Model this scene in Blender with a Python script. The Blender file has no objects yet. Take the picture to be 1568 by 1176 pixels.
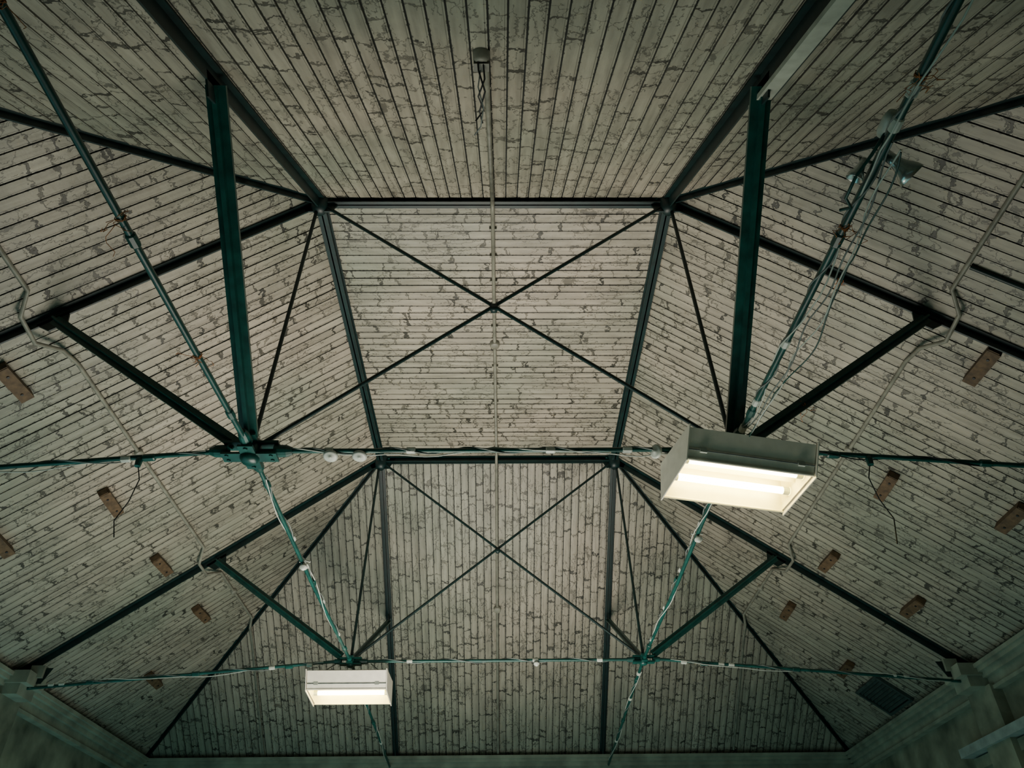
import bpy, math, random
from mathutils import Vector, Matrix
random.seed(7)
V=Vector
# ---------------- calibrated building dimensions (metres) ----------------
Z0=1.6                      # eye height
H=6.0+Z0                    # flat ceiling height
Y1,Y2=4.679,9.270           # the two trusses
a=1.678                     # half width of flat ceiling
tp,tpe=0.7458,0.7217        # roof pitches
e=4.147; g=4.285
ZE=H-e*tp                   # eaves
XW=a+e; YN=Y1-g; YF=Y2+g
xn,zn=1.766,3.09+Z0         # lower truss nodes
s1,s2,s3=2.20,2.045,2.137   # strut joints
ZT=2.80+Z0                  # tie height at wall

# ---------------- materials ----------------
def newmat(name):
    m=bpy.data.materials.new(name); m.use_nodes=True
    nt=m.node_tree; b=nt.nodes['Principled BSDF']
    return m,nt,b
def simple(name,col,rough=.5,metal=0,nscale=12,var=.35,bump=.15,col2=None):
    m,nt,b=newmat(name)
    tc=nt.nodes.new('ShaderNodeTexCoord'); n=nt.nodes.new('ShaderNodeTexNoise')
    n.inputs['Scale'].default_value=nscale; n.inputs['Detail'].default_value=6
    nt.links.new(tc.outputs['Object'],n.inputs['Vector'])
    r=nt.nodes.new('ShaderNodeValToRGB')
    r.color_ramp.elements[0].position=.3; r.color_ramp.elements[1].position=.72
    c2=col2 or [min(1,c*(1+var)) for c in col]
    r.color_ramp.elements[0].color=[c*(1-var) for c in col]+[1]
    r.color_ramp.elements[1].color=list(c2)+[1]
    nt.links.new(n.outputs['Fac'],r.inputs['Fac']); nt.links.new(r.outputs['Color'],b.inputs['Base Color'])
    b.inputs['Roughness'].default_value=rough; b.inputs['Metallic'].default_value=metal
    if bump:
        bp=nt.nodes.new('ShaderNodeBump'); bp.inputs['Strength'].default_value=bump; bp.inputs['Distance'].default_value=.01
        nt.links.new(n.outputs['Fac'],bp.inputs['Height']); nt.links.new(bp.outputs['Normal'],b.inputs['Normal'])
    return m
M_green=simple('green_steel_paint',(.003,.058,.048),.35,0,9,.4,.1)
M_dark=simple('dark_green_paint',(.0015,.018,.017),.45,0,9,.4,.1)
M_grey=simple('grey_cable',(.15,.18,.17),.5)
M_white=simple('white_plastic',(.50,.54,.48),.4,var=.15)
M_reflo=simple('enamel_reflector_outside',(.80,.76,.64),.4,var=.08)
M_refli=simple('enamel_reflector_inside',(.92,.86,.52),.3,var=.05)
M_wood=simple('old_wood_block',(.10,.062,.030),.7,0,20,.45,.3)
M_plank=simple('pale_plank',(.34,.37,.31),.7,0,8,.2,.2)
M_twine=simple('orange_twine',(.45,.16,.05),.8)
M_chrome=simple('spun_aluminium',(.6,.62,.6),.25,.9,var=.1)
M_black=simple('black_cable',(.01,.012,.012),.5)
M_vent=simple('vent_metal',(.04,.065,.06),.5)
M_back=simple('groove_shade',(.016,.02,.017),.9)  # backing seen through the board gaps, groove shade put into its dark colour
M_plaster=simple('green_plaster',(.14,.165,.115),.8,0,2.5,.4,.6,col2=(.34,.35,.26))
M_cornice=simple('cornice_paint',(.27,.30,.235),.6,0,4,.3,.3)
M_ledge=simple('pale_ledge',(.34,.40,.38),.7,0,5,.3,.2)
M_floor=simple('concrete_floor',(.22,.21,.19),.8,0,2,.2,.1)
M_cond=simple('painted_conduit',(.20,.20,.16),.5,0,10,.3,.1)
def emis(name,col,st):
    m,nt,b=newmat(name); b.inputs['Base Color'].default_value=(.9,.9,.8,1)
    b.inputs['Emission Color'].default_value=(*col,1); b.inputs['Emission Strength'].default_value=st
    return m
M_tube=emis('fluorescent_tube_glow',(1,.80,.27),52)

BW=.108
def board_mat():
    m,nt,b=newmat('painted_boards')
    N=nt.nodes.new; L=nt.links.new
    def math_(op,x,y=None,z=None,clamp=False):
        n=N('ShaderNodeMath'); n.operation=op; n.use_clamp=clamp
        for i,v in enumerate((x,y,z)):
            if v is None: continue
            if isinstance(v,(int,float)): n.inputs[i].default_value=v
            else: L(v,n.inputs[i])
        return n.outputs[0]
    uv=N('ShaderNodeUVMap'); uv.uv_map='board'
    sp=N('ShaderNodeSeparateXYZ'); L(uv.outputs[0],sp.inputs[0]); u,v=sp.outputs[0],sp.outputs[1]
    def noise(scale,det=4,vec=None,dist=0):
        n=N('ShaderNodeTexNoise'); n.inputs['Scale'].default_value=scale; n.inputs['Detail'].default_value=det; n.inputs['Distortion'].default_value=dist
        L(vec or uv.outputs[0],n.inputs['Vector']); return n.outputs['Fac']
    row=math_('FLOOR',math_('DIVIDE',v,BW))
    wr=N('ShaderNodeTexWhiteNoise'); wr.noise_dimensions='1D'; L(row,wr.inputs['W']); rr=wr.outputs['Value']
    n_hi=noise(30,3); n_md=noise(10,4); n_zone=noise(.8,3)
    def joints(Lc,seed,prob,th):
        uu=math_('ADD',u,math_('MULTIPLY',math_('SUBTRACT',n_hi,.5),.10))
        uu=math_('ADD',uu,math_('MULTIPLY',math_('SUBTRACT',n_md,.5),.16))
        q=math_('ADD',math_('DIVIDE',uu,Lc),math_('MULTIPLY',rr,seed))
        q=math_('ADD',q,100)
        cell=math_('FLOOR',math_('ADD',q,.5))
        cv=N('ShaderNodeCombineXYZ'); L(cell,cv.inputs[0]); L(row,cv.inputs[1]); cv.inputs[2].default_value=seed
        wn=N('ShaderNodeTexWhiteNoise'); wn.noise_dimensions='3D'; L(cv.outputs[0],wn.inputs['Vector'])
        wc=N('ShaderNodeSeparateColor'); L(wn.outputs['Color'],wc.inputs[0])
        dist=math_('MULTIPLY',math_('ABSOLUTE',math_('ADD',math_('SUBTRACT',q,cell),math_('MULTIPLY',math_('SUBTRACT',wc.outputs[1],.5),.6))),Lc)
        ok=math_('LESS_THAN',wc.outputs[0],math_('ADD',prob,math_('MULTIPLY',math_('SUBTRACT',n_zone,.5),1.3)))
        t=math_('MULTIPLY',math_('ADD',n_md,math_('MULTIPLY',wc.outputs[2],.4)),th)
        line=math_('SUBTRACT',1,math_('DIVIDE',dist,t),clamp=True)
        line=math_('MULTIPLY',line,4,clamp=True)
        depth=math_('ADD',.55,math_('MULTIPLY',wc.outputs[2],.45))
        return math_('MULTIPLY',math_('MULTIPLY',line,ok),depth)
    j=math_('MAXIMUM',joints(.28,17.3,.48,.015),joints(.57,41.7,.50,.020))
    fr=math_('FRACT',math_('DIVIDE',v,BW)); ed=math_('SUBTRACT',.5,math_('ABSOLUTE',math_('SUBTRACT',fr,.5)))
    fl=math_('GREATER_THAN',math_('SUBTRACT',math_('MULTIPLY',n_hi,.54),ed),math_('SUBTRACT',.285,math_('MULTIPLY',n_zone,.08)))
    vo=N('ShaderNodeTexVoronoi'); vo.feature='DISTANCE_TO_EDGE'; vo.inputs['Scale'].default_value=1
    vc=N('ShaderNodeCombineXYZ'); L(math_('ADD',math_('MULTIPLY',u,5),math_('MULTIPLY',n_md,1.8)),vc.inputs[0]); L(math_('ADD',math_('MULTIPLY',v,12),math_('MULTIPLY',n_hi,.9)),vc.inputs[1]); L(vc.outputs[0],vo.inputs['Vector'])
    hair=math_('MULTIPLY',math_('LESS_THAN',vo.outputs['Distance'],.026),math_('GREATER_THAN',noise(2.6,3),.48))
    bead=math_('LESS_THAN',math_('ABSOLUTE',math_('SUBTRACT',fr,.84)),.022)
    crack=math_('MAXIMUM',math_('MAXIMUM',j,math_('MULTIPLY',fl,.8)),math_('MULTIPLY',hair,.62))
    st=noise(.45,5); st2=noise(2.2,6)
    r=N('ShaderNodeValToRGB'); r.color_ramp.elements[0].position=.34; r.color_ramp.elements[1].position=.66
    r.color_ramp.elements[0].color=(.245,.258,.200,1); r.color_ramp.elements[1].color=(.400,.350,.280,1)
    L(st,r.inputs['Fac'])
    sc=N('ShaderNodeCombineXYZ'); L(math_('MULTIPLY',u,2.5),sc.inputs[0]); L(math_('MULTIPLY',v,22),sc.inputs[1])
    streak=noise(1,4,sc.outputs[0])
    val=math_('ADD',.84,math_('ADD',math_('MULTIPLY',rr,.16),math_('ADD',math_('MULTIPLY',math_('SUBTRACT',st2,.5),.6),math_('MULTIPLY',math_('SUBTRACT',streak,.5),.9))))
    hs=N('ShaderNodeHueSaturation'); L(r.outputs['Color'],hs.inputs['Color']); L(val,hs.inputs['Value'])
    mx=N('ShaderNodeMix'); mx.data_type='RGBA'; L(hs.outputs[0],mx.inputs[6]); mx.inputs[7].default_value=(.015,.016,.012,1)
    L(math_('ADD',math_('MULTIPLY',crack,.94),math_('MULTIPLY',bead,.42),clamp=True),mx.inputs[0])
    L(mx.outputs[2],b.inputs['Base Color'])
    b.inputs['Roughness'].default_value=.5
    h=math_('SUBTRACT',math_('ADD',math_('MULTIPLY',n_md,.8),math_('MULTIPLY',streak,.5)),math_('ADD',crack,math_('MULTIPLY',bead,.8)))
    bp=N('ShaderNodeBump'); bp.inputs['Strength'].default_value=.9; bp.inputs['Distance'].default_value=.011
    L(h,bp.inputs['Height']); L(bp.outputs['Normal'],b.inputs['Normal'])
    return m
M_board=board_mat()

# ---------------- mesh builder ----------------
class B:
    def __init__(s): s.v=[];s.f=[];s.m=[];s.sm=[];s.mats=[]
    def mi(s,mat):
        if mat not in s.mats: s.mats.append(mat)
        return s.mats.index(mat)
    def add(s,vs,fs,mat,smooth=False):
        o=len(s.v); s.v+= [tuple(v) for v in vs]; k=s.mi(mat)
        for f in fs: s.f.append([i+o for i in f]); s.m.append(k); s.sm.append(smooth)
    def box(s,c,sx,sy,sz,mat,M=None):
        c=V(c); vs=[V((x*sx/2,y*sy/2,z*sz/2)) for x in(-1,1) for y in(-1,1) for z in(-1,1)]
        if M: vs=[M@v for v in vs]
        s.add([v+c for v in vs],[(0,1,3,2),(4,6,7,5),(0,4,5,1),(2,3,7,6),(0,2,6,4),(1,5,7,3)],mat)
    def prof(s,A,Bp,pts,up,mat,off=0):
        A,Bp,up=V(A),V(Bp),V(up); d=(Bp-A).normalized(); sd=d.cross(up).normalized(); u2=sd.cross(d).normalized()
        n=len(pts); vs=[P+sd*x+u2*(y+off) for P in(A,Bp) for x,y in pts]
        fs=[(i,(i+1)%n,n+(i+1)%n,n+i) for i in range(n)]+[tuple(range(n))[::-1],tuple(range(n,2*n))]
        s.add(vs,fs,mat)
    def tee(s,A,Bp,w,h,up,mat,t=.014,off=0):
        s.prof(A,Bp,[(-w/2,0),(-w/2,-t),(-t/2,-t),(-t/2,-h),(t/2,-h),(t/2,-t),(w/2,-t),(w/2,0)],up,mat,off)
    def cross(s,A,Bp,w,up,mat,t=.016):
        h=w/2;k=t/2
        s.prof(A,Bp,[(-h,-k),(-k,-k),(-k,-h),(k,-h),(k,-k),(h,-k),(h,k),(k,k),(k,h),(-k,h),(-k,k),(-h,k)],up,mat)
    def tube(s,pts,r,mat,n=10):
        pts=[V(p) for p in pts]; rings=[]; prev=None
        for i,p in enumerate(pts):
            d=(pts[min(i+1,len(pts)-1)]-pts[max(i-1,0)]).normalized()
            if prev is None: prev=d.orthogonal().normalized()
            x=(prev-d*prev.dot(d)).normalized(); prev=x; y=d.cross(x)
            rr=r[i] if isinstance(r,(list,tuple)) else r
            rings.append([p+x*rr*math.cos(2*math.pi*k/n)+y*rr*math.sin(2*math.pi*k/n) for k in range(n)])
        vs=[q for ring in rings for q in ring]
        fs=[(i*n+k,i*n+(k+1)%n,(i+1)*n+(k+1)%n,(i+1)*n+k) for i in range(len(pts)-1) for k in range(n)]
        s.add(vs,fs,mat,True)
        s.add(rings[0],[tuple(range(n))[::-1]],mat); s.add(rings[-1],[tuple(range(n))],mat)
    def lathe(s,o,ax,prof,mat,n=20):
        ax=V(ax).normalized(); o=V(o)
        x=ax.orthogonal().normalized(); y=ax.cross(x)
        vs=[o+ax*h+ (x*math.cos(2*math.pi*k/n)+y*math.sin(2*math.pi*k/n))*r for h,r in prof for k in range(n)]
        fs=[(i*n+k,i*n+(k+1)%n,(i+1)*n+(k+1)%n,(i+1)*n+k) for i in range(len(prof)-1) for k in range(n)]
        s.add(vs,fs,mat,n>12)
    def done(s,name,parent=None):
        me=bpy.data.meshes.new(name); me.from_pydata(s.v,[],s.f)
        for m in s.mats: me.materials.append(m)
        me.polygons.foreach_set('material_index',s.m); me.polygons.foreach_set('use_smooth',s.sm)
        me.update(); ob=bpy.data.objects.new(name,me); bpy.context.collection.objects.link(ob)
        if parent: ob.parent=parent
        return ob
def lerp(A,Bp,t): return V(A)+(V(Bp)-V(A))*t

# ---------------- boarded ceiling ----------------
def clip(poly,axis,val,keep_ge):
    out=[]
    for i in range(len(poly)):
        p,q=poly[i],poly[(i+1)%len(poly)]
        ip=(p[axis]>=val) if keep_ge else (p[axis]<=val); iq=(q[axis]>=val) if keep_ge else (q[axis]<=val)
        if ip: out.append(p)
        if ip!=iq:
            t=(val-p[axis])/(q[axis]-p[axis]); out.append((p[0]+t*(q[0]-p[0]),p[1]+t*(q[1]-p[1])))
    return out
cv=[];cf=[];cuv=[];cm=[]
mid=V((0,(Y1+Y2)/2,3))
def panel(origin,sdir,tdir,poly3,uoff,toff):
    o=V(origin); s=V(sdir).normalized(); t=V(tdir).normalized(); n=s.cross(t).normalized()
    if n.dot(mid-o)<0: n=-n
    poly=[((V(p)-o).dot(s),(V(p)-o).dot(t)) for p in poly3]
    def P(q,d): return o+s*q[0]+t*q[1]-n*d
    def face(ps,uvs,m):
        k=len(cv); cv.extend([tuple(p) for p in ps]); cf.append(list(range(k,k+len(ps)))); cuv.append(uvs); cm.append(m)
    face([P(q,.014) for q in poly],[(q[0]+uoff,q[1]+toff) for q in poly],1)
    t0=min(q[1] for q in poly);t1=max(q[1] for q in poly)
    i=math.floor(t0/BW); GAP=.0055
    while i*BW<t1:
        tilt=random.uniform(-.005,.005); lift=random.uniform(0,.003)
        def P2(q,d=0): return P(q,d+lift+tilt*((q[1]-(i+.5)*BW)/BW))
        pl=clip(clip(poly,1,i*BW+GAP,True),1,(i+1)*BW-GAP,False)
        if len(pl)>=3:
            uvs=[(q[0]+uoff,q[1]+toff) for q in pl]
            face([P2(q) for q in pl],uvs,0)
            for k in range(len(pl)):
                p,q=pl[k],pl[(k+1)%len(pl)]
                if abs(p[1]-q[1])<1e-6:
                    face([P2(p),P2(q),P(q,.014),P(p,.014)],[(p[0]+uoff,p[1]+toff),(q[0]+uoff,q[1]+toff)]*2,0)
        i+=1
A1,B1,A2,B2=(-a,Y1,H),(a,Y1,H),(-a,Y2,H),(a,Y2,H)
C1,D1,C2,D2=(-XW,YN,ZE),(XW,YN,ZE),(-XW,YF,ZE),(XW,YF,ZE)
panel((0,0,H),(1,0,0),(0,1,0),[A1,B1,B2,A2],20,BW*100)
panel((-a,0,H),(-1,0,-tp),(0,1,0),[A1,A2,C2,C1],40,BW*300)
panel((a,0,H),(1,0,-tp),(0,1,0),[B1,B2,D2,D1],60,BW*500)
panel((0,Y2,H),(0,1,-tpe),(1,0,0),[A2,B2,D2,C2],80,BW*700)
panel((0,Y1,H),(0,-1,-tpe),(1,0,0),[A1,B1,D1,C1],100,BW*900)
me=bpy.data.meshes.new('ceiling'); me.from_pydata(cv,[],cf)
uvl=me.uv_layers.new(name='board'); k=0
for uvs in cuv:
    for q in uvs: uvl.data[k].uv=q; k+=1
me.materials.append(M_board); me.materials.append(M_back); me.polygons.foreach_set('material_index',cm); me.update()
bpy.context.collection.objects.link(bpy.data.objects.new('ceiling',me))

nL=V((-tp,0,1)).normalized(); nR=V((tp,0,1)).normalized(); nF=V((0,tpe,1)).normalized(); nN=V((0,-tpe,1)).normalized()
def side(s,x,Y,d=0):
    n=nL if s<0 else nR
    return V((s*x,Y,H-(x-a)*tp))-n*d
def far(x,Y,d=0): return V((x,Y,H-(Y-Y2)*tpe))-nF*d
def near(x,Y,d=0): return V((x,Y,H-(Y1-Y)*tpe))-nN*d

# ---------------- trusses ----------------
def bolt(b,p,ax,r=.018,h=.02): b.lathe(p,ax,[(0,r),(h,r),(h,0)],M_green,6)
def node(b,x,y,z,k=1.0,arms=True):
    c=V((x,y,z))
    b.lathe(c-V((0,0,.10*k)),(0,0,1),[(0,0),(0,.05*k),(.03*k,.07*k),(.17*k,.07*k),(.20*k,.05*k),(.20*k,0)],M_green,16)
    for dz in(-.05*k,.05*k):
        b.box(c+V((0,0,dz)),.40*k,.11*k,.018,M_green); b.box(c+V((0,0,dz)),.11*k,.30*k,.018,M_green)
        if arms:
            for dx,dy in((.16,.03),(.16,-.03),(-.16,.03),(-.16,-.03)):
                bolt(b,c+V((dx*k,dy*k,dz)),(0,0,-1 if dz<0 else 1),.015,.018)
            for dy in(-.12,.12): bolt(b,c+V((0,dy*k,dz)),(0,0,-1 if dz<0 else 1),.017,.02)
    for dx in(-1,1):
        b.lathe(c+V((dx*.17*k,0,0)),(dx,0,0),[(0,.05*k),(.09*k,.045*k),(.13*k,.028),(.13*k,0)],M_green,12)
    for dy in(-1,1):
        b.lathe(c+V((0,dy*.13*k,0)),(0,dy,0),[(0,.045*k),(.09*k,.04*k),(.13*k,.026),(.13*k,0)],M_green,12)
def coupler(b,A,Bp,t,r=.028,l=.09,mat=None):
    A,Bp=V(A),V(Bp); d=(Bp-A).normalized(); p=A+(Bp-A)*t
    b.lathe(p-d*l/2,d,[(0,0),(0,r*.8),(l*.1,r),(l*.9,r),(l,r*.8),(l,0)],mat or M_green,8)
def gusset(b,p,u,w,sz,mat,t=.014):
    u,w=V(u).normalized(),V(w).normalized(); n=u.cross(w).normalized(); p=V(p)
    pts=[(-sz,-sz*.15),(sz,-sz*.15),(sz*.55,sz*.75),(-sz*.55,sz*.75)]
    vs=[p+u*x+w*y+n*k for k in(-t/2,t/2) for x,y in pts]
    b.add(vs,[(0,3,2,1),(4,5,6,7),(0,1,5,4),(1,2,6,5),(2,3,7,6),(3,0,4,7)],mat)
ZX=(0,0,1)
for Y in(Y1,Y2):
    b=B()
    b.tee((-a,Y,H),(a,Y,H),.09,.085,ZX,M_dark)
    b.prof((-a,Y,H-.085),(a,Y,H-.085),[(-.04,0),(.04,0),(.04,.012),(-.04,.012)],ZX,M_dark)
    for s in(-1,1):
        n=nL if s<0 else nR
        b.tee(side(s,a,Y),side(s,XW,Y),.09,.09,n,M_dark)
        b.tube([(s*(a+.02),Y,H-.08),(s*(xn),Y,zn+.08)],.017,M_dark)
        b.tube([(s*(a-.05),Y,H-.10),(-s*(xn-.08),Y,zn+.08)],.016,M_dark)
        J=side(s,a+s2,Y,.08)
        b.cross((s*(xn+.12),Y,zn+.06),J,.095,ZX,M_green)
        gusset(b,J,(side(s,5,Y)-side(s,4,Y)),V((-s*.6,0,-.8)),.14,M_dark)
        b.tube([(s*(xn+.2),Y,zn),(s*(XW-.25),Y,ZT)],.018,M_green)
        for t in(.18,.45,.75): coupler(b,(s*xn,Y,zn),(s*XW,Y,ZT),t)
        if Y==Y1: node(b,s*xn,Y,zn,1.0)
        else: node(b,s*xn,Y,zn,.66,False)
        b.lathe((s*a,Y,H-.19),ZX,[(0,.0),(0,.05),(.05,.08),(.19,.10)],M_dark,14)
        for dx in(-1,1):
            bolt(b,V((s*a+dx*.11,Y+.03,H-.03)),(0,0,-1)); bolt(b,V((s*a+dx*.11,Y-.03,H-.03)),(0,0,-1))
        gusset(b,(s*a,Y,H-.02),(1,0,0),(0,0,-1),.22,M_dark)
        gusset(b,(s*(XW-.32),Y,ZE+.10),(1,0,0),(0,0,-1),.2,M_dark)
    b.tube([(-xn,Y,zn),(xn,Y,zn)],.018,M_green)
    zc=(H-.10+zn+.08)/2
    b.lathe((0,Y-.025,zc),(0,1,0),[(0,0),(0,.034),(.05,.034),(.05,0)],M_dark,14)
    b.done('roof_truss')
for s in(-1,1):
    b=B(); b.tee((s*a,Y1,H),(s*a,Y2,H),.10,.10,ZX,M_dark)
    b.prof((s*a,Y1,H-.10),(s*a,Y2,H-.10),[(-.045,0),(.045,0),(.045,.012),(-.045,.012)],ZX,M_dark)
    b.done('ceiling_edge_beam')
    b=B(); b.tube([(s*xn,Y1,zn),(s*xn,(Y1+Y2)/2,zn-.03),(s*xn,Y2,zn)],.018,M_green)
    for t in(.1,.5,.9): coupler(b,(s*xn,Y1,zn),(s*xn,Y2,zn),t)
    b.done('longitudinal_tie_rod')
for s in(-1,1):
    b=B(); J=near(s*a,Y1-s1,.08)
    b.tee(near(s*a,Y1),near(s*a,YN),.10,.11,nN,M_dark)
    b.cross((s*xn,Y1-.1,zn+.06),J,.125,ZX,M_green,.03)
    gusset(b,J,(0,1,tpe),(0,.4,-1),.17,M_dark)
    b.tube([(s*xn,Y1,zn),(s*xn,YN,2.78+Z0)],.02,M_green)
    for t in(.12,.5,.8): coupler(b,(s*xn,Y1,zn),(s*xn,YN,2.78+Z0),t)
    b.done('end_half_truss')
    b=B(); J=far(s*a,Y2+s3,.08)
    b.tee(far(s*a,Y2),far(s*a,YF),.09,.09,nF,M_dark)
    b.cross((s*xn,Y2+.1,zn+.06),J,.085,ZX,M_green)
    gusset(b,J,(0,1,-tpe),(0,-.4,-1),.15,M_dark)
    b.tube([(s*xn,Y2,zn),(s*xn,YF-.1,ZT)],.018,M_green)
    for t in(.15,.5,.8): coupler(b,(s*xn,Y2,zn),(s*xn,YF,ZT),t)
    b.done('end_half_truss')
for P,Q,n in((A1,C1,(nL+nN)),(B1,D1,(nR+nN)),(A2,C2,(nL+nF)),(B2,D2,(nR+nF))):
    b=B(); b.tee(P,Q,.08,.075,n.normalized(),M_dark); b.done('hip_rafter')

# ---------------- walls, floor, cornice ----------------
def wall(name,c,sx,sy,sz): b=B(); b.box(c,sx,sy,sz,M_plaster); return b.done(name)
T=.3
wall('wall_left',(-XW-T/2,(YN+YF)/2,ZE/2),T,YF-YN+2*T,ZE)
wall('wall_right',(XW+T/2,(YN+YF)/2,ZE/2),T,YF-YN+2*T,ZE)
wall('wall_far',(0,YF+T/2,ZE/2),2*XW,T,ZE)
b=B(); ow,oh=2.2,3.3   # near wall with a wide doorway, the photographer stands in it
b.box((-(XW+ow)/2,YN-T/2,ZE/2),XW-ow,T,ZE,M_plaster); b.box(((XW+ow)/2,YN-T/2,ZE/2),XW-ow,T,ZE,M_plaster)
b.box((0,YN-T/2,(ZE+oh)/2),2*ow,T,ZE-oh,M_plaster); b.done('wall_near')
b=B(); b.box((0,(YN+YF)/2-1,-.1),2*XW+4,YF-YN+6,.2,M_floor); b.done('floor')
steps=[(.20,0,.045),(.17,.045,.09),(.12,.09,.15),(.07,.15,.26),(.10,.26,.30)]
for nm in('left','right','far','near'):
    b=B()
    for dpt,z0,z1 in steps:
        zc=ZE-(z0+z1)/2+.03; hh=z1-z0
        if nm in('left','right'):
            sx=-1 if nm=='left' else 1
            b.box((sx*(XW-dpt/2),(YN+YF)/2,zc),dpt,YF-YN,hh,M_cornice)
        else:
            yy=YF-dpt/2 if nm=='far' else YN+dpt/2
            b.box((0,yy,zc),2*XW,dpt,hh,M_cornice)
    b.done('trim_cornice_'+nm)
b=B(); b.box((XW-.09,(YN+10.05)/2,3.77),.18,10.05-YN,.10,M_ledge); b.box((XW-.03,(YN+10.0)/2,3.64),.06,10.0-YN,.12,M_plaster); b.done('trim_ledge_right')
for s in(-1,1):
    for Y in(Y1,Y2):
        b=B(); b.box((s*(XW-.19),Y,ZE-.02),.38,.40,.14,M_cornice); b.box((s*(XW-.15),Y,ZE-.15),.30,.34,.12,M_cornice)
        b.box((s*(XW-.065),Y,ZE-.21-1.2),.13,.52,2.4,M_plaster); b.box((s*(XW-.36),Y,ZE+.08),.16,.09,.14,M_cornice); b.done('truss_corbel')

# ---------------- wooden blocks, vent ----------------
def slope_frame(s):
    n=nL if s<0 else nR; d=V((s,0,-tp)).normalized(); y=V((0,1,0))
    return Matrix((d,y,n)).transposed()
for s,x,Y in[(-1,4.16,5.15),(-1,4.16,7.21),(-1,4.16,8.76),(-1,4.16,10.32),(-1,4.97,6.95),(-1,4.98,11.25),
             (1,4.18,4.94),(1,4.16,6.95),(1,4.16,8.77),(1,4.13,10.41),(1,4.98,8.72),(1,4.98,10.99),(1,5.0,6.5)]:
    b=B(); M=slope_frame(s); c=side(s,x,Y)
    M2=M@Matrix.Rotation(random.uniform(-.06,.06),3,'Z')
    b.box(c-M@V((0,0,.045)),.11,.42,.09,M_wood,M2)
    b.box(c-M@V((0,.21,.05)),.09,.02,.07,M_wood,M2)
    for k in(-.12,.12): b.lathe(c-M@V((0,k,.088)),-(M@V((0,0,1))),[(0,.012),(.01,.012),(.01,0)],M_black,8)
    b.done('wooden_block')
b=B(); M=slope_frame(1); c=side(1,5.45,11.1)
for k in(-1,1):
    b.box(c+M@V((k*.25,0,-.02)),.04,.74,.05,M_vent,M); b.box(c+M@V((0,k*.35,-.02)),.5,.04,.05,M_vent,M)
for k in range(9): b.box(c+M@V((-.2+k*.05,0,-.015)),.04,.68,.005,M_vent,M@Matrix.Rotation(.6,3,'Y'))
b.box(c+M@V((0,0,-.003)),.5,.7,.004,M_black,M); b.done('vent_grille')

# ---------------- conduits ----------------
b=B(); x=-.02; r=.020
b.tube([near(x,2.30,.03),near(x,Y1-.1,.03),(x,Y1-.07,H-.12),(x,Y1+.07,H-.12),(x,Y1+.13,H-.03),(x,Y2-.13,H-.03),(x,Y2-.07,H-.12),(x,Y2+.07,H-.12),far(x,Y2+.16,.03),far(x,YF-.1,.03)],r,M_cond)
for p,n in((V((x,6.78,H)),V((0,0,-1))),(far(x,11.28),-nF)):
    b.lathe(p,n,[(0,.058),(.05,.056),(.06,.045),(.06,0)],M_cond,16)
for k in range(12): b.box((x,Y1+.35+k*.36,H-.02),.075,.025,.03,M_cond)
for k in range(7): b.lathe(near(x,2.6+k*.3,.03)-V((0,.02,0)),(0,1,tpe),[(0,.026),(.03,.026)],M_cond,10)
b.done('electrical_conduit')
for s in(-1,1):
    b=B(); cx=3.76; dd=.02
    pts=[side(s,cx,YN+.3,dd),side(s,cx,Y1-.32,dd),side(s,cx+.12,Y1-.16,.08),side(s,cx+.14,Y1+.12,.11),side(s,cx+.03,Y1+.35,.06),side(s,cx,Y1+.6,dd),
         side(s,cx,Y2-.35,dd),side(s,cx+.12,Y2-.15,.08),side(s,cx+.12,Y2+.12,.10),side(s,cx,Y2+.4,dd),side(s,cx,Y2+(cx-a)*g/e-.15,dd)]
    pts+=[V((s*(cx+.03),Y2+(cx-a)*g/e,H-(cx-a)*tp-.12)),far(s*(cx+.05),Y2+(cx-a)*g/e+.25,dd),far(s*(cx+.06),YF-.15,dd)]
    b.tube(pts,.019,M_cond)
    for Y in(6.73,10.3,2.6):
        b.lathe(side(s,cx,Y),-(nL if s<0 else nR),[(0,.045),(.04,.045),(.05,.035),(.05,0)],M_cond,14)
    for k in range(9): b.box(side(s,cx,Y1+.9+k*.4,.012),.03,.02,.022,M_cond,slope_frame(s))
    if s>0: b.tube([side(1,3.78,4.1,dd),side(1,5.7,4.1,dd)],.02,M_dark)
    b.done('electrical_conduit')

# ---------------- ceiling point with dangling wires ----------------
b=B(); p=near(-.045,2.26)
b.lathe(p,-nN,[(0,.05),(.05,.048),(.065,.035),(.065,0)],M_cond,14)
b.box(p+V((.0,.06,-.045)),.09,.05,.05,M_cond)
b.tube([p+V((-.02,.02,-.05)),p+V((-.015,.06,-.10)),p+V((.02,.18,-.12)),p+V((-.015,.30,-.14)),p+V((0,.40,-.10))],.0055,M_black,6)
b.tube([p+V((.01,.02,-.05)),p+V((.02,.1,-.12)),p+V((-.02,.2,-.14)),p+V((.01,.3,-.12)),p+V((-.04,.35,-.16))],.005,M_black,6)
b.tube([p+V((0,.05,-.05)),p+V((-.02,.15,-.12)),p+V((.01,.26,-.16)),p+V((-.01,.40,-.14)),p+V((-.05,.46,-.14))],.004,M_grey,6)
b.done('ceiling_junction_box')

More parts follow.
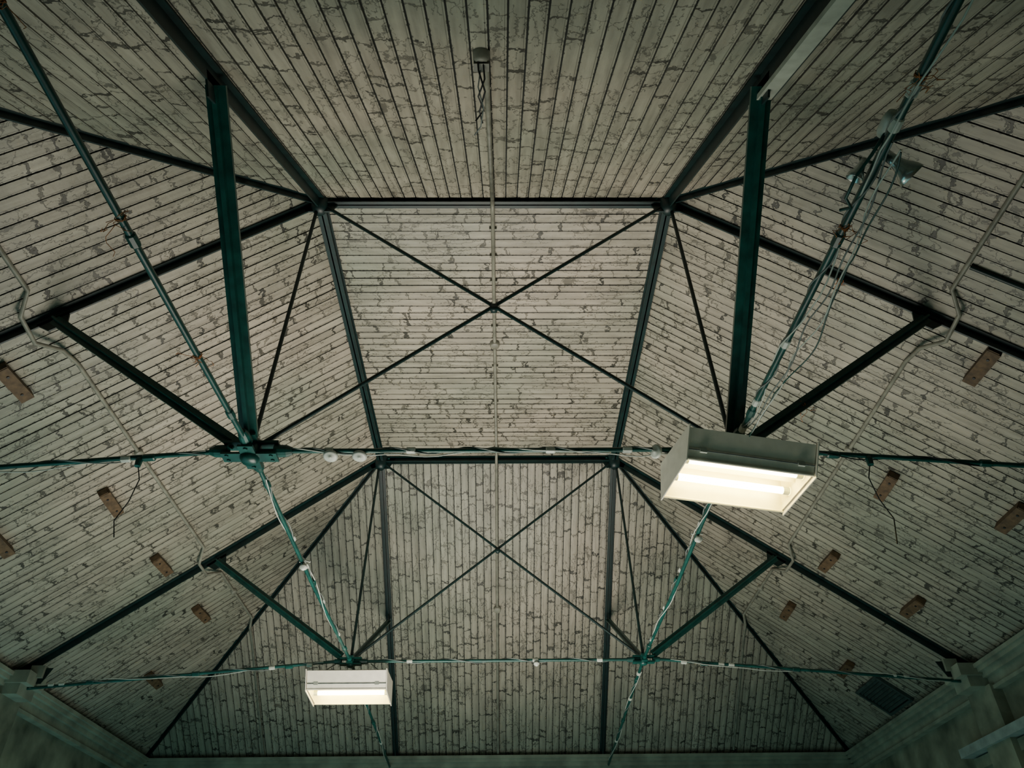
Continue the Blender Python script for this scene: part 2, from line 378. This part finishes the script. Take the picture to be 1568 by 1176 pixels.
# ---------------- cables wrapped on ties ----------------
def wrap(b,A,Bp,R,turns,r,mat,sag=0,ph=0,n=None,jit=.004):
    A,Bp=V(A),V(Bp); d=(Bp-A).normalized(); x=d.orthogonal().normalized(); y=d.cross(x)
    n=n or int(turns*8)+16; pts=[]
    for i in range(n+1):
        t=i/n; an=ph+2*math.pi*turns*t
        pts.append(A+(Bp-A)*t+(x*math.cos(an)+y*math.sin(an))*(R+random.uniform(0,jit))-V((0,0,sag*abs(math.sin(math.pi*t*4))*random.uniform(.6,1))))
    b.tube(pts,r,mat,6)
def straps(b,A,Bp,ts,mat=M_white,r=.026,l=.07):
    for t in ts: coupler(b,A,Bp,t,r,l,mat)
E1L=(-XW,Y1,ZT);E1R=(XW,Y1,ZT);E2L=(-XW,Y2,ZT);E2R=(XW,Y2,ZT)
N1L,N1R,N2L,N2R=(-xn,Y1,zn),(xn,Y1,zn),(-xn,Y2,zn),(xn,Y2,zn)
def cableobj(A,Bp,turns,ts,sag=.03,two=True,mat=M_grey,t0=.08,t1=.92,R=.021):
    b=B(); P,Q=lerp(A,Bp,t0),lerp(A,Bp,t1)
    wrap(b,P,Q,R,turns,.005,mat,0,0)
    if two: wrap(b,P,Q,R+.002,turns*.35,.0045,M_white,sag,1.5)
    straps(b,A,Bp,ts); b.done('electrical_cable')
cableobj(N1L,N1R,5,(.16,.33,.62,.78),.035)
cableobj(N1L,E1L,4,(.22,.5),.03,True)
cableobj(N1R,E1R,4,(.6,),.0,False,M_black)
cableobj(N2L,N2R,4,(.2,.63,.85),.01,False)
cableobj(N2L,E2L,4,(.12,.23,.45,.83,.86),.02)
cableobj(N2R,E2R,4,(.12,.23,.26,.74,.77),.02)
cableobj(N1L,N2L,5,(.1,.3,.42,.6,.8),.02)
cableobj(N1R,N2R,5,(.25,.45,.65,.85),.03)
NR=(xn,YN,2.78+Z0)
cableobj(N1R,NR,7,(.07,.15,.3,.5,.66,.7),.05,R=.023)
FL=(-xn,YF,ZT);FR=(xn,YF,ZT)
cableobj(N2L,FL,4,(.1,.3,.5,.7),.015); cableobj(N2R,FR,4,(.1,.3,.5,.7),.015)
b=B()
for k in range(3):
    pts=[]
    for i in range(41):
        t=i/40; Y=Y1-.35-t*2.4; sg=math.sin(math.pi*min(1,t*1.0))
        pts.append((xn+.02+(.04+.025*k)*sg+.012*math.sin(i*.6+k*2),Y,zn-(Y1-Y)/g*.31-.02-(.04+.025*k)*abs(math.sin(i*.16+k))))
    b.tube(pts,.0045,(M_grey,M_white,M_green)[k],6)
b.done('loose_cable')
for s,x,L in((-1,2.56,.55),(1,2.75,.62)):
    b=B(); z=zn-(x-xn)/(XW-xn)*(zn-ZT); p=V((s*x,Y1,z))
    b.lathe(p-V((0,0,.07)),(0,0,1),[(0,0),(0,.022),(.05,.026),(.07,.02)],M_green,10)
    b.tube([p-V((0,0,.05)),p+V((-s*.02,.05,-.15)),p+V((s*.03,.1,-.3)),p+V((s*.12,.16,-.42)),p+V((s*.08,.16,-L))],.0045,M_black,6); b.done('hanging_wire')

for x,ax in((-1.18,(0,-.3,-1)),(-.97,(0,-.2,-1)),(1.22,(-.9,-.6,-.2))):
    b=B(); p=V((x,Y1,zn-.022)); ax=V(ax).normalized()
    b.lathe(p,ax,[(0,.0),(0,.02),(.018,.025),(.02,.052),(.036,.054),(.044,.04),(.044,.014),(.05,.012),(.05,0)],M_white,20); b.done('smoke_detector')
for (x,y,z) in((-xn+.02,6.49,zn-.05),(.47,Y2,zn-.02),(xn,6.0,zn-.04)):
    b=B(); k=.7
    b.lathe((x,y,z+.02),(0,-.3,-1),[(0,.014*k),(.02,.026*k),(.04,.03*k),(.045,.05*k),(.055,.05*k),(.06,.03*k),(.075,.024*k),(.075,0)],M_white,16)
    b.tube([(x-.05,y,z+.03),(x,y,z+.05),(x+.05,y,z+.03)],.008,M_white,8); b.done('lamp_holder')

def flood(p,ax,sc=1,nm='floodlight'):
    b=B(); p=V(p); ax=V(ax).normalized()
    b.lathe(p,ax,[(-.12*sc,0),(-.12*sc,.035*sc),(-.05*sc,.04*sc),(0,.05*sc),(.07*sc,.085*sc),(.11*sc,.092*sc),(.11*sc,.082*sc),(.05*sc,.06*sc),(.02*sc,0)],M_chrome,20)
    b.lathe(p+ax*.05*sc,ax,[(0,.02*sc),(.03*sc,.035*sc),(.05*sc,.02*sc),(.055*sc,0)],M_white,14)
    b.tube([p-ax*.06*sc,p-ax*.06*sc+V((0,0,.05)),V((xn,p.y-.02,2.93+Z0))],.008,M_grey,8)
    b.done(nm)
flood((xn+.09,2.05,2.87+Z0),(.7,.3,-.65),.68)
flood((xn-.06,2.10,2.91+Z0),(-.5,.6,-.7),.45)
b=B(); b.lathe((xn,1.95,2.95+Z0),(0,-1,-.05),[(0,0),(0,.026),(.02,.034),(.09,.034),(.12,.024),(.12,0)],M_white,14)
b.tube([(xn,1.9,2.93+Z0),(xn-.05,2.0,2.88+Z0),(xn-.09,2.1,2.86+Z0),(xn-.11,2.2,2.83+Z0),(xn-.06,2.26,2.84+Z0),(xn-.09,2.3,2.87+Z0)],.008,M_green,8); b.done('cable_gland_box')

def twine(p,d):
    b=B(); p=V(p); d=V(d).normalized(); x=d.orthogonal().normalized(); y=d.cross(x)
    pts=[p+d*random.uniform(-.012,.012)+(x*math.cos(i*.8)+y*math.sin(i*.8))*random.uniform(.022,.028) for i in range(26)]
    b.tube(pts,.0022,M_twine,5)
    for k in range(5):
        q=p+V((random.uniform(-.03,.03),random.uniform(-.03,.03),-.02)); pp=[q]
        for i in range(5): q=q+V((random.uniform(-.04,.04),random.uniform(-.03,.045),random.uniform(-.02,.01))); pp.append(q)
        b.tube(pp,.0018,M_twine,5)
    b.done('orange_twine')
def onnear(s,Y): return (s*xn,Y,zn-(Y1-Y)/g*.31)
for s,Y in((-1,1.32),(-1,2.39),(-1,3.5),(1,1.62),(1,2.45)): twine(onnear(s,Y),(0,1,.07))
twine(lerp((xn+.12,Y1,zn+.06),side(1,a+s2,Y1,.08),.28),(1,0,.6)); twine(side(1,3.1,Y1,.1),(1,0,-.7))

# pale plank beside the near right rafter
b=B(); P=near(a+.02,2.62,.16); Q=near(a+.02,.6,.16)
b.prof(P,Q,[(-.045,0),(.045,0),(.045,.03),(-.045,.03)],nN,M_plank)
b.prof(near(a+.07,2.55,.0),near(a+.07,.6,.0),[(-.012,-.15),(.012,-.15),(.012,0),(-.012,0)],nN,M_dark); b.done('timber_plank')

# ---------------- fluorescent fixtures ----------------
def fixture(c,rz,tx,ty):
    b=B(); L=.93/2
    base=[(-.22,-.11),(-.35,.06),(.17,.11),(.255,-.11)]      # front lip, front top, back top, back lip
    def sec(x,k=0): return [V((x,y+(k if y<0 else -k),z)) for y,z in base]
    for k,mat,ins in((0,M_reflo,0),(.008,M_refli,.008)):
        l=sec(-L+ins,k); r=sec(L-ins,k)
        if k:
            for q in(l[1],l[2],r[1],r[2]): q.z-=.01
        b.add(l+r,[(0,1,5,4),(1,2,6,5),(2,3,7,6)],mat)
        b.add(l,[(0,1,2,3)],mat); b.add(r,[(0,3,2,1)],mat)
    for sx in(-1,1):
        x=sx*(L+.010); vs=[V((x+dx,y,z)) for dx in(-.004,.004) for y,z in((-.235,-.135),(-.375,.07),(.19,.13),(.275,-.135))]
        b.add(vs,[(0,3,2,1),(4,5,6,7),(0,1,5,4),(1,2,6,5),(2,3,7,6),(3,0,4,7)],M_reflo)
        for y in(-.11,.10): b.lathe((sx*(L-.01),y,-.035),(-sx,0,0),[(0,.03),(.05,.03),(.05,0)],M_white,12)
    b.tube([(-L,.255,-.11),(L,.255,-.11)],.011,M_refli,8); b.tube([(-L,-.22,-.11),(L,-.22,-.11)],.011,M_reflo,8)
    for y in(-.11,.10): b.tube([(-L+.04,y,-.035),(L-.04,y,-.035)],.026,M_tube,14)
    y=-.005; b.add([V((-L+.01,y-.05,.07)),V((L-.01,y-.05,.07)),V((L-.01,y,-.03)),V((-L+.01,y,-.03)),V((L-.01,y+.05,.07)),V((-L+.01,y+.05,.07))],[(0,1,2,3),(3,2,4,5)],M_refli)
    b.box((-.0,-.06,.13),.8,.12,.06,M_reflo)
    b.tube([(-L,-.265,-.062),(L,-.265,-.062)],.005,M_grey,6)
    for x in(-.36,.36):
        b.tube([(x,-.06,.15),(x*.6,0,.28)],.006,M_grey,6); b.box((x,-.268,-.06),.05,.014,.04,M_white)
    ob=b.done('fluorescent_light_fixture'); ob.location=c; ob.rotation_euler=(tx,ty,rz)
fixture((1.745,4.67,2.89+Z0),.19,math.radians(-3),.035)
fixture((-1.78,9.50,2.865+Z0),0,math.radians(-4),0)

# ---------------- lights ----------------
def area(name,loc,rot,sx,sy,en,col,spread=math.pi):
    l=bpy.data.lights.new(name,'AREA'); l.shape='RECTANGLE'; l.size=sx; l.size_y=sy; l.energy=en; l.color=col; l.spread=spread
    o=bpy.data.objects.new(name,l); o.location=loc; o.rotation_euler=rot; bpy.context.collection.objects.link(o)
area('fill_bounce',(-.35,7.4,1.0),(math.pi,0,0),3,4,260,(1,.90,.77),math.radians(118))  # added upward fill standing for floor bounce; limited spread dims the corners
area('fill_left',(-5.0,7.0,1.2),(0,math.radians(-140),0),3,8,42,(.33,.95,1))  # added teal fill from low left, no window built there
area('fill_soft',(0,8.2,.3),(math.pi,0,0),9,9,95,(.50,1,.95))  # added broad teal fill near the floor, lifts far slope and shadows
w=bpy.data.worlds.new('world'); bpy.context.scene.world=w; w.use_nodes=True
w.node_tree.nodes['Background'].inputs[0].default_value=(.4,.8,.8,1); w.node_tree.nodes['Background'].inputs[1].default_value=.2

# ---------------- camera ----------------
f,th,ps,ro=1164.076,.67039,.01549,-.01262
F=V((math.sin(ps)*math.cos(th),math.cos(ps)*math.cos(th),math.sin(th)))
R0=V((math.cos(ps),-math.sin(ps),0)); U0=R0.cross(F)
R=R0*math.cos(ro)+U0*math.sin(ro); U=U0*math.cos(ro)-R0*math.sin(ro)
cd=bpy.data.cameras.new('camera'); cd.sensor_width=36; cd.lens=f/1568*36; cd.clip_start=.05
co=bpy.data.objects.new('camera',cd); bpy.context.collection.objects.link(co)
M=Matrix((R,U,-F)).transposed().to_4x4(); M.translation=V((.0744,0,Z0)); co.matrix_world=M
bpy.context.scene.camera=co
